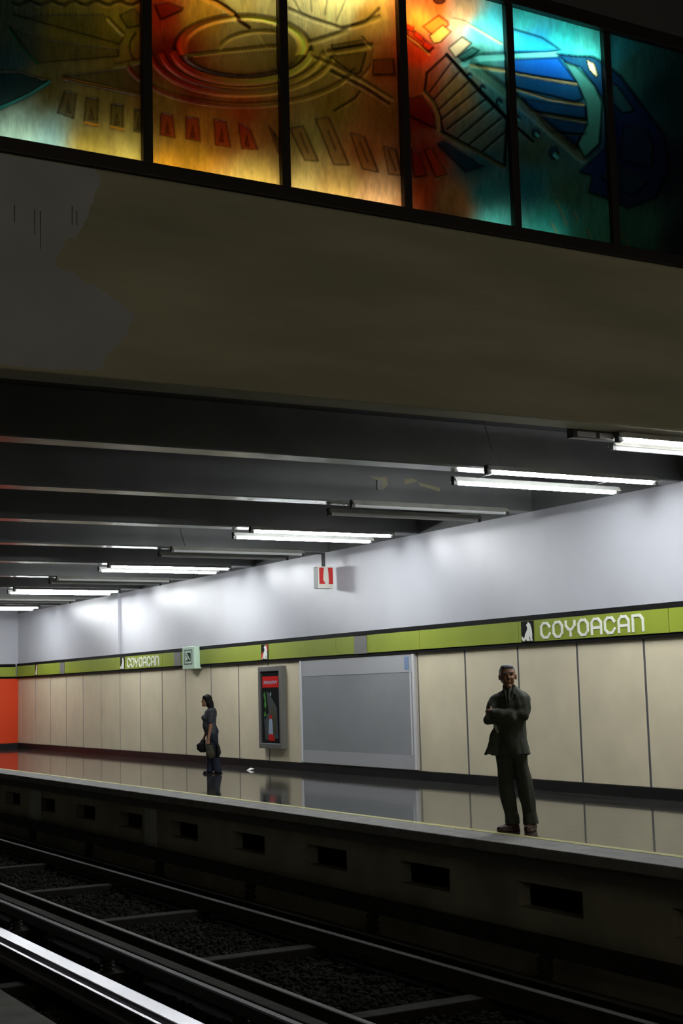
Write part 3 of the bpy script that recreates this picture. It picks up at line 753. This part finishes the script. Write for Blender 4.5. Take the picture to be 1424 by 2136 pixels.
insulators('guide_bar', 8.30, -1.26, -.98, 'dark guide bar on ribbed insulators below the far platform', m_rust, .16)
insulators('guide_bar', 5.14, -1.26, -1.10, 'dark guide bar on ribbed insulators between the two tracks', m_rust)
sl = None
for k in range(0, 10):
    x = -10.8-3.15*k
    for (y0, y1, lab, grp) in ((5.0, 8.42, 'oily timber sleeper under the rails along the far platform', 'sleepers of the far track'), (2.5, 4.95, 'oily timber sleeper under the rails of the near track', 'sleepers of the near track')):
        o = MB().box(-.11, .11, y0, y1, 0, .12).build('timber_sleeper', m_sleep, bevel=.012)
        o.location = (x, 0, ZBED); tag(o, lab, 'sleeper', grp)
# ballast stones
def ballast():
    ico = bmesh.new(); bmesh.ops.create_icosphere(ico, subdivisions=1, radius=1)
    V = np.array([v.co[:] for v in ico.verts]); Fc = np.array([[v.index for v in f.verts] for f in ico.faces]); ico.free()
    n = 42000
    u = RNG.rand(n)
    X = -5.5-27*u**1.5; Y = RNG.uniform(2.3, 8.5, n); R = RNG.uniform(.018, .034, n)
    keep = np.ones(n, bool)
    for yb, hw_ in ((4.42, .08), (4.68, .15), (5.84, .08), (5.50, .09), (7.92, .09), (7.62, .08), (2.98, .08), (8.30, .12), (5.14, .12)): keep &= abs(Y-yb) > hw_+.03
    keep &= abs(((X+10.8) / 3.15)-np.round((X+10.8)/3.15))*3.15 > .16
    X, Y, R = X[keep], Y[keep], R[keep]; n = len(X)
    vs = V[None]*(R[:, None, None]*RNG.uniform(.6, 1.3, (n, 1, 3)))*RNG.uniform(.8, 1.2, (n, len(V), 1))
    vs += np.stack([X, Y, ZBED+R*.4+RNG.rand(n)*.03], -1)[:, None]
    f = (Fc[None]+(np.arange(n)*len(V))[:, None, None]).reshape(-1, 3)
    me = bpy.data.meshes.new('ballast'); me.from_pydata(vs.reshape(-1, 3).tolist(), [], f.tolist()); me.materials.append(m_stone)
    o = bpy.data.objects.new('ballast', me); COL.objects.link(o)
    tag(o, 'dark sooty ballast stones between the rails', 'ballast', kind='stuff')
ballast()

# ================================================================== FILL LAMPS (added behind the viewer to light the bridge concrete)
for i, y in enumerate((.0, 3.4, 6.8, 10.2)):
    h = empty('fill_lamp', (XR-.002, y, 4.1)); tag(h, 'added unseen fill lamp on the wall facing the mural', 'light fixture', 'added fill lamps facing the mural')
    B('housing', (-.10, .0, -1.2, 1.2, -.12, .12), m_batten, h)
    B('diffuser', (-.14, -.10, -1.18, 1.18, -.11, .11), m_fill, h)

# ================================================================== PEOPLE
def capsule(a, ra, b, rb, n=14, h=5):
    a, b = Vector(a), Vector(b); d = (b-a); d = d.normalized() if d.length > 1e-6 else Vector((0, 0, 1))
    t = Vector((0, 0, 1)) if abs(d.z) < .9 else Vector((1, 0, 0)); u = d.cross(t).normalized(); w = d.cross(u)
    rings = []
    for i in range(h+1):
        th = math.pi/2*(1-i/h); rings.append((a-d*ra*math.sin(th), ra*math.cos(th)))
    for i in range(h+1):
        th = math.pi/2*i/h; rings.append((b+d*rb*math.sin(th), rb*math.cos(th)))
    vs = [c+(u*math.cos(k*2*math.pi/n)+w*math.sin(k*2*math.pi/n))*max(r, 1e-4) for c, r in rings for k in range(n)]
    fs = [(i*n+k, i*n+(k+1) % n, (i+1)*n+(k+1) % n, (i+1)*n+k) for i in range(len(rings)-1) for k in range(n)]
    fs += [tuple(range(n-1, -1, -1)), tuple(range((len(rings)-1)*n, len(rings)*n))]
    return vs, fs
def ellipsoid(c, r, rot=(0, 0, 0), n=18, m=12):
    E_ = Euler(rot).to_matrix(); c = Vector(c); vs = []
    for i in range(m+1):
        th = math.pi*i/m
        for k in range(n):
            p = Vector((r[0]*max(math.sin(th), 1e-3)*math.cos(2*math.pi*k/n), r[1]*max(math.sin(th), 1e-3)*math.sin(2*math.pi*k/n), r[2]*math.cos(th)))
            vs.append(c+E_ @ p)
    fs = [(i*n+k, i*n+(k+1) % n, (i+1)*n+(k+1) % n, (i+1)*n+k) for i in range(m) for k in range(n)]
    fs += [tuple(range(n-1, -1, -1)), tuple(range(m*n, (m+1)*n))]
    return vs, fs
def loft(rings, n=24):
    """rings of (x, y, z, half_width, half_depth, turn), closed flat at both ends"""
    vs = []
    for (cx, cy, cz, rx, ry, a) in rings:
        for k in range(n):
            t = 2*math.pi*k/n
            ex_, ey_ = rx*math.copysign(abs(math.cos(t))**.85, math.cos(t)), ry*math.copysign(abs(math.sin(t))**.85, math.sin(t))
            vs.append((cx+ex_*math.cos(a)-ey_*math.sin(a), cy+ex_*math.sin(a)+ey_*math.cos(a), cz))
    fs = [(i*n+k, i*n+(k+1) % n, (i+1)*n+(k+1) % n, (i+1)*n+k) for i in range(len(rings)-1) for k in range(n)]
    fs += [tuple(range(n-1, -1, -1)), tuple(range((len(rings)-1)*n, len(rings)*n))]
    return vs, fs
def blob(name, prims, m, parent, voxel=.008, smooth=3, fold=0.0, fscale=14):
    mb = MB()
    for v, f in prims: mb.add(v, f)
    o = mb.build(name, m)
    r = o.modifiers.new('remesh', 'REMESH'); r.mode = 'VOXEL'; r.voxel_size = voxel
    s = o.modifiers.new('smooth', 'SMOOTH'); s.iterations = smooth; s.factor = .5
    dg = bpy.context.evaluated_depsgraph_get(); dg.update()
    me = bpy.data.meshes.new_from_object(o.evaluated_get(dg))
    o.modifiers.clear(); old = o.data; o.data = me; bpy.data.meshes.remove(old); me.name = name
    if not me.materials: me.materials.append(m)
    if fold:
        co = np.empty(len(me.vertices)*3, np.float32); no = np.empty(len(me.vertices)*3, np.float32)
        me.vertices.foreach_get('co', co); me.vertices.foreach_get('normal', no)
        co, no = co.reshape(-1, 3), no.reshape(-1, 3)
        d = value_noise(co[:, 0]*fscale+co[:, 1]*fscale*.7+20, co[:, 2]*fscale*.45+co[:, 0]*5+20, 11)-.5
        co += no*(d*fold)[:, None]
        me.vertices.foreach_set('co', co.reshape(-1))
    me.polygons.foreach_set('use_smooth', [True]*len(me.polygons))
    o.parent = parent
    return o
def finger(pts, r):
    return [capsule(a, r, b, r*.92, 8, 3) for a, b in zip(pts[:-1], pts[1:])]

m_skin = mat('tan_skin', (.30, .15, .085), rough=.55)
m_suit = mat('dark_olive_suit_cloth', (.050, .054, .038), rough=.85, noise=.15, nscale=20, bump=.15, bscale=60)
m_trou = mat('dark_olive_trouser_cloth', (.040, .043, .030), rough=.85, noise=.15, nscale=20)
m_shirt = mat('pale_grey_shirt', (.30, .33, .28), rough=.8)
m_tie = mat('olive_tie', (.07, .085, .055), rough=.6)
m_shoe = mat('brown_leather_shoe', (.055, .022, .018), rough=.35)
m_ghair = mat('grey_hair', (.16, .16, .19), rough=.7, noise=.3, nscale=60)
m_bhair = mat('black_hair', (.006, .005, .005), rough=.7, spec=.25)
m_dark = mat('eye_dark', (.012, .010, .010), rough=.3)
m_lip = mat('lip', (.22, .08, .06), rough=.5)
m_blouse = mat('dark_speckled_blouse', (.036, .040, .044), rough=.8, noise=.9, nscale=28)
m_jeans = mat('dark_blue_denim', (.010, .012, .030), rough=.85, noise=.25, nscale=15)
m_leather = mat('black_leather', (.006, .006, .007), rough=.5, spec=.25)
m_olivebag = mat('olive_woven_bag', (.034, .028, .012), rough=.7, noise=.4, nscale=25)

def facing(base):
    d = math.atan2(base[1]-CAM[1], base[0]-CAM[0])      # the figure's own +y runs away from where it is seen
    return d-math.pi/2

# ---------------------------------------------------------------- man in a suit, arms folded
mb_ = on_z(1075, 1734, 0)
man = empty('person', (mb_[0], mb_[1], 0), facing(mb_)); tag(man, 'man in a dark olive suit standing with folded arms on the yellow line', 'person')
tw = math.radians(-24)
LE, LW = (.135, -.10, 1.215), (-.185, -.205, 1.245)       # left elbow, left wrist
RE, RW = (-.235, -.085, 1.185), (.02, -.165, 1.185)
body = [ellipsoid((-.020, .0, 1.672), (.084, .097, .105)), ellipsoid((-.012, -.028, 1.605), (.066, .070, .085)),
        capsule((-.010, -.088, 1.662), .012, (-.003, -.112, 1.632), .017), ellipsoid((-.008, -.085, 1.545), (.03, .024, .022)),
        ellipsoid((-.106, .012, 1.645), (.012, .022, .034)), ellipsoid((.070, .012, 1.645), (.012, .022, .034)),
        ellipsoid((-.042, -.082, 1.684), (.028, .014, .011)), ellipsoid((.024, -.082, 1.684), (.028, .014, .011)),
        capsule((-.045, -.074, 1.63), .022, (-.04, -.07, 1.60), .022), capsule((.03, -.074, 1.63), .022, (.026, -.07, 1.60), .022),
        capsule((-.015, .02, 1.60), .055, (-.01, .025, 1.45), .062),
        loft([(0, 0, .86, .115, .085, tw), (-.01, 0, 1.05, .14, .10, tw), (-.005, 0, 1.3, .15, .095, tw), (0, .01, 1.40, .12, .07, tw), (0, .02, 1.48, .06, .05, tw)]),
        capsule((-.150, .01, 1.37), .044, RE, .040), capsule(RE, .042, RW, .03), capsule((.15, .01, 1.37), .044, LE, .040), capsule(LE, .042, LW, .03),
        capsule((-.090, .02, .86), .062, (-.075, .0, .47), .050), capsule((-.075, .0, .47), .058, (-.03, .03, .07), .04),
        capsule((.060, .02, .86), .062, (.115, -.01, .46), .050), capsule((.115, -.01, .46), .058, (.17, .03, .07), .04),
        capsule((-.03, .03, .05), .035, (-.12, -.03, .035), .03), capsule((.17, .03, .05), .035, (.12, -.06, .035), .03),
        ellipsoid((-.205, -.175, 1.262), (.040, .022, .034), (0, .3, .3)), ellipsoid((.055, -.125, 1.19), (.045, .02, .036), (0, 0, .2))]
for i, (dz, L_) in enumerate(((.028, .062), (.010, .070), (-.008, .066), (-.026, .052))):
    body += finger([(-.22, -.180, 1.258+dz*.8), (-.22-L_*.5, -.150, 1.26+dz*.8), (-.22-L_*.65, -.11, 1.26+dz*.8)], .0085)
    body += finger([(.08, -.12, 1.19+dz), (.08+L_*.55, -.10, 1.19+dz), (.08+L_*.85, -.07, 1.19+dz)], .009)
body += finger([(-.19, -.18, 1.28), (-.20, -.17, 1.30), (-.215, -.15, 1.315)], .009)
body += finger([(.04, -.13, 1.215), (.06, -.13, 1.24), (.085, -.12, 1.25)], .010)
DROP = .022      # the chin is tucked down on the collar
body = [([(p[0], p[1], p[2]-DROP) for p in v], f) if min(p[2] for p in v) > 1.5 else (v, f) for v, f in body]
blob('body', body, m_skin, man, .0065, 2)
for ex_ in (-.042, .024):
    MB().add(*ellipsoid((ex_, -.088, 1.668), (.014, .009, .007), n=10, m=6)).build('eye', m_dark, man, True)
    MB().add(*capsule((ex_-.02, -.092, 1.690), .005, (ex_+.018, -.094, 1.692), .005, 8, 3)).build('eyebrow', m_ghair, man, True)
MB().add(*ellipsoid((-.006, -.094, 1.588), (.022, .008, .006), n=10, m=6)).build('mouth', m_lip, man, True)
blob('hair', [ellipsoid((-.022, .022, 1.695), (.090, .094, .086)), ellipsoid((-.022, -.03, 1.748), (.072, .058, .030)), ellipsoid((-.022, .06, 1.63), (.080, .048, .07)),
              capsule((-.094, -.005, 1.70), .014, (-.094, .0, 1.65), .010), capsule((.050, -.005, 1.70), .014, (.052, .0, 1.65), .010)], m_ghair, man, .007, 2)
for c_ in man.children:
    if c_.name.split('.')[0] in ('eye', 'eyebrow', 'mouth', 'hair'): c_.location.z -= DROP
jk = [loft([(.005, .0, .805, .190, .150, tw), (.0, .0, .86, .186, .148, tw), (-.01, 0, .97, .176, .140, tw), (-.010, 0, 1.10, .174, .132, tw), (-.005, 0, 1.22, .184, .132, tw),
            (0, .0, 1.33, .194, .128, tw), (.0, .01, 1.41, .188, .108, tw), (.0, .018, 1.45, .150, .085, tw), (.0, .02, 1.485, .100, .072, tw), (-.005, .025, 1.515, .070, .062, tw)]),
      ellipsoid((-.148, .015, 1.385), (.066, .070, .058)), ellipsoid((.145, .005, 1.395), (.068, .072, .060)),
      capsule((-.162, .01, 1.375), .064, RE, .060), capsule(RE, .060, RW, .048), capsule((.160, .0, 1.385), .066, (.165, -.04, 1.30), .064), capsule((.165, -.04, 1.30), .064, LE, .062),
      capsule(LE, .062, LW, .046),
      loft([(-.225, -.115, .812, .072, .028, .35), (-.205, -.115, .92, .058, .026, .35), (-.165, -.115, 1.06, .040, .024, .35), (-.13, -.11, 1.16, .02, .02, .35)])]
blob('jacket', jk, m_suit, man, .008, 2, .032, 15)
blob('lapel', [capsule((-.062, -.045, 1.525), .016, (-.052, -.095, 1.46), .018), capsule((-.052, -.095, 1.46), .018, (-.035, -.128, 1.32), .010), capsule((-.052, -.095, 1.46), .016, (-.085, -.10, 1.42), .010)], m_suit, man, .006, 2)
blob('lapel', [capsule((.048, -.045, 1.525), .016, (.035, -.098, 1.46), .018), capsule((.035, -.098, 1.46), .018, (-.022, -.130, 1.32), .010), capsule((.035, -.098, 1.46), .016, (.072, -.10, 1.42), .010)], m_suit, man, .006, 2)
blob('collar', [loft([(-.006, .02, 1.485, .072, .070, 0), (-.006, .015, 1.535, .066, .066, 0)])], m_tie, man, .006, 2)
blob('shirt_front', [capsule((-.006, -.060, 1.50), .034, (-.012, -.105, 1.40), .018)], m_tie, man, .006, 2)
blob('tie', [capsule((-.006, -.088, 1.495), .014, (-.014, -.122, 1.38), .016)], m_tie, man, .006, 2)
MB().prism([(-.185, 1.13), (-.155, 1.12), (-.135, 1.05), (-.150, 1.03), (-.172, 1.07)], 'y', -.165, -.150).build('shirt_tail', m_shirt, man)
tr_ = [loft([(-.02, .01, .78, .155, .115, tw), (-.015, .01, .92, .15, .112, tw), (-.01, .01, 1.0, .14, .105, tw)]),
       capsule((-.095, .015, .84), .092, (-.078, .0, .47), .080), capsule((-.078, .0, .47), .080, (-.040, .02, .16), .070), loft([(-.032, .025, .075, .075, .085, 0), (-.04, .02, .18, .072, .078, 0)]),
       capsule((.060, .015, .84), .096, (.112, -.015, .47), .088), capsule((.112, -.015, .47), .088, (.160, .02, .17), .076), loft([(.168, .025, .070, .078, .088, 0), (.160, .02, .18, .076, .082, 0)])]
blob('trousers', tr_, m_trou, man, .008, 2, .032, 13)
blob('shoe', [capsule((.005, .055, .045), .042, (-.06, .005, .045), .045), capsule((-.06, .005, .042), .045, (-.165, -.055, .032), .034), loft([(-.07, .0, .0, .135, .047, .5), (-.07, .0, .022, .135, .047, .5)])], m_shoe, man, .006, 2)
blob('shoe', [capsule((.19, .065, .045), .042, (.165, .0, .045), .046), capsule((.165, .0, .042), .046, (.125, -.105, .034), .038), loft([(.158, -.02, .0, .048, .135, -.32), (.158, -.02, .022, .048, .135, -.32)])], m_shoe, man, .006, 2)

# ---------------------------------------------------------------- woman with bags
wb_ = on_z(441, 1614, 0)
wom = empty('person', (wb_[0], wb_[1], 0), facing(wb_)); tag(wom, 'woman with dark hair and flared jeans standing in profile holding bags', 'person')
HN = (-.048, -.185, .665); HF = (-.13, .13, .68)
bod = [ellipsoid((-.075, 0, 1.395), (.082, .066, .098)), ellipsoid((-.105, 0, 1.335), (.058, .052, .07)), capsule((-.155, 0, 1.385), .010, (-.168, 0, 1.362), .013), ellipsoid((-.145, 0, 1.285), (.022, .022, .018)),
       ellipsoid((-.152, 0, 1.325), (.014, .022, .008)), ellipsoid((-.152, 0, 1.310), (.013, .02, .007)), capsule((-.03, 0, 1.33), .048, (.0, 0, 1.21), .052),
       loft([(.015, 0, .74, .11, .14, 0), (-.02, 0, .9, .12, .13, 0), (-.02, 0, 1.05, .115, .13, 0), (.0, 0, 1.18, .09, .14, 0), (.005, 0, 1.23, .05, .06, 0)]),
       capsule((.005, -.15, 1.17), .045, (.0, -.175, .95), .036), capsule((.0, -.175, .95), .040, HN, .024), capsule((.0, .15, 1.17), .045, (-.03, .165, .94), .036), capsule((-.03, .165, .94), .036, HF, .022),
       ellipsoid((-.052, -.185, .635), (.03, .016, .042)), ellipsoid((-.135, .13, .655), (.03, .016, .042)),
       capsule((.0, .06, .76), .09, (-.03, .06, .42), .055), capsule((-.03, .06, .42), .055, (-.02, .06, .06), .035), capsule((.03, -.06, .76), .09, (.07, -.06, .4), .055), capsule((.07, -.06, .4), .055, (.12, -.06, .06), .035),
       capsule((-.02, .06, .04), .03, (-.11, .06, .03), .025), capsule((.12, -.06, .04), .03, (.05, -.06, .03), .025)]
for i, dx in enumerate((-.024, -.008, .008, .023)):
    bod += finger([(-.052+dx, -.185, .605), (-.056+dx, -.195, .580), (-.052+dx, -.180, .565), (-.048+dx, -.165, .575)], .008)
    bod += finger([(-.135+dx, .13, .625), (-.139+dx, .14, .600), (-.135+dx, .125, .585)], .008)
bod += finger([(-.075, -.18, .645), (-.088, -.172, .615), (-.080, -.165, .590)], .009)
bod += finger([(-.16, .13, .665), (-.17, .122, .635), (-.162, .115, .612)], .009)
blob('body', bod, m_skin, wom, .0065, 2)
for sy in (-1, 1): MB().add(*ellipsoid((-.146, sy*.028, 1.385), (.008, .012, .006), n=8, m=6)).build('eye', m_dark, wom, True)
blob('hair', [ellipsoid((-.055, 0, 1.412), (.093, .083, .090)), ellipsoid((-.03, 0, 1.34), (.072, .088, .09)), capsule((-.01, 0, 1.34), .072, (.025, 0, 1.255), .045), capsule((-.02, -.05, 1.34), .04, (-.0, -.055, 1.25), .03),
              capsule((-.02, .05, 1.34), .04, (.0, .055, 1.25), .03), capsule((-.12, -.03, 1.45), .03, (-.148, -.02, 1.41), .014), capsule((-.12, .03, 1.45), .03, (-.148, .02, 1.41), .014)], m_bhair, wom, .007, 2, .008, 30)
blob('blouse', [loft([(.014, 0, .745, .126, .158, 0), (-.01, 0, .84, .130, .152, 0), (-.026, 0, .90, .134, .148, 0), (-.022, 0, .98, .126, .142, 0), (-.022, 0, 1.04, .130, .145, 0), (-.008, 0, 1.11, .126, .152, 0),
                      (.003, 0, 1.18, .108, .150, 0), (.015, 0, 1.225, .075, .10, 0), (.008, 0, 1.25, .055, .058, 0)]),
                ellipsoid((-.115, -.065, 1.058), (.062, .062, .058)), ellipsoid((-.115, .065, 1.058), (.062, .062, .058)), ellipsoid((-.075, 0, .90), (.085, .11, .09)),
                capsule((.008, -.14, 1.175), .062, (.002, -.172, .985), .056), capsule((.005, .14, 1.175), .062, (-.02, .165, .985), .056)], m_blouse, wom, .008, 2, .014, 18)
blob('jeans', [loft([(.025, 0, .70, .115, .145, 0), (.018, 0, .80, .112, .142, 0), (.0, 0, .90, .108, .136, 0)]), ellipsoid((.07, 0, .78), (.075, .13, .10)),
               capsule((.005, .062, .72), .098, (-.03, .062, .42), .068), loft([(-.022, .06, .035, .068, .072, 0), (-.03, .062, .25, .062, .066, 0), (-.03, .062, .42, .064, .066, 0)]),
               capsule((.04, -.062, .72), .100, (.075, -.062, .42), .070), loft([(.128, -.06, .035, .080, .075, 0), (.10, -.062, .25, .068, .068, 0), (.075, -.062, .42, .066, .068, 0)])], m_jeans, wom, .008, 2, .016, 14)
blob('shoe', [capsule((-.01, .06, .035), .034, (-.13, .06, .028), .026), loft([(-.06, .06, 0, .11, .036, 0), (-.06, .06, .016, .11, .036, 0)])], m_leather, wom, .006, 2)
blob('shoe', [capsule((.15, -.06, .035), .034, (.06, -.06, .028), .026), loft([(.10, -.06, 0, .11, .036, 0), (.10, -.06, .016, .11, .036, 0)])], m_leather, wom, .006, 2)

Rw = Matrix.Rotation(facing(wb_), 4, 'Z')
def held(name, lx, ly, lz, label):
    p = Rw @ Vector((lx, ly, lz)); e = empty(name, (wb_[0]+p.x, wb_[1]+p.y, p.z), facing(wb_)); return tag(e, label, 'bag')
b1 = held('handbag', -.185, .13, .40, 'black handbag held in front of the woman')
blob('bag_body', [loft([(.035, 0, .0, .055, .045, 0), (.0, 0, .06, .088, .05, 0), (-.005, 0, .15, .090, .05, 0), (.03, 0, .20, .055, .04, 0), (.04, 0, .245, .045, .03, 0)])], m_leather, b1, .008, 3)
MB().path([(-.03, 0, .18), (.01, 0, .235), (.05, 0, .235), (.075, 0, .19)], .008).build('handle', m_leather, b1)
b2 = held('tote_bag', -.01, -.20, .285, 'olive brown bag hanging on straps from the hand of the woman')
blob('bag_body', [ellipsoid((.0, 0, .10), (.092, .062, .10)), loft([(.0, 0, .08, .088, .058, 0), (-.005, 0, .18, .070, .050, 0), (-.012, 0, .265, .046, .032, 0)])], m_olivebag, b2, .008, 3, .012, 20)
MB().path([(-.052, 0, .25), (-.048, .01, .30), (-.040, .02, .315)], .006).build('strap', m_olivebag, b2)
MB().path([(.045, 0, .25), (-.01, .01, .31), (-.036, .02, .315)], .006).build('strap', m_olivebag, b2)
b3 = held('shoulder_bag', .130, -.16, .33, 'black soft bag hanging behind the legs of the woman')
blob('bag_body', [loft([(-.005, 0, .0, .035, .04, 0), (.005, 0, .06, .048, .05, 0), (.0, 0, .18, .038, .045, 0), (-.02, 0, .25, .018, .02, 0)])], m_leather, b3, .008, 3, .01, 20)
MB().path([(-.02, 0, .24), (-.09, -.005, .31), (-.165, -.01, .275)], .006).build('strap', m_leather, b3)

# ---------------------------------------------------------------- litter
lp = on_z(514, 1607, 0)
mb = MB(); mb.add([(0, 0, .0), (.10, .02, .004), (.13, .11, .03), (.05, .15, .008), (-.03, .08, .035), (.05, .07, .05)], [(0, 1, 5), (1, 2, 5), (2, 3, 5), (3, 4, 5), (4, 0, 5), (0, 4, 3, 2, 1)])
o = mb.build('paper_scrap', m_white); o.location = (lp[0], lp[1], .001)
tag(o, 'small crumpled white paper scrap lying on the platform floor', 'litter')
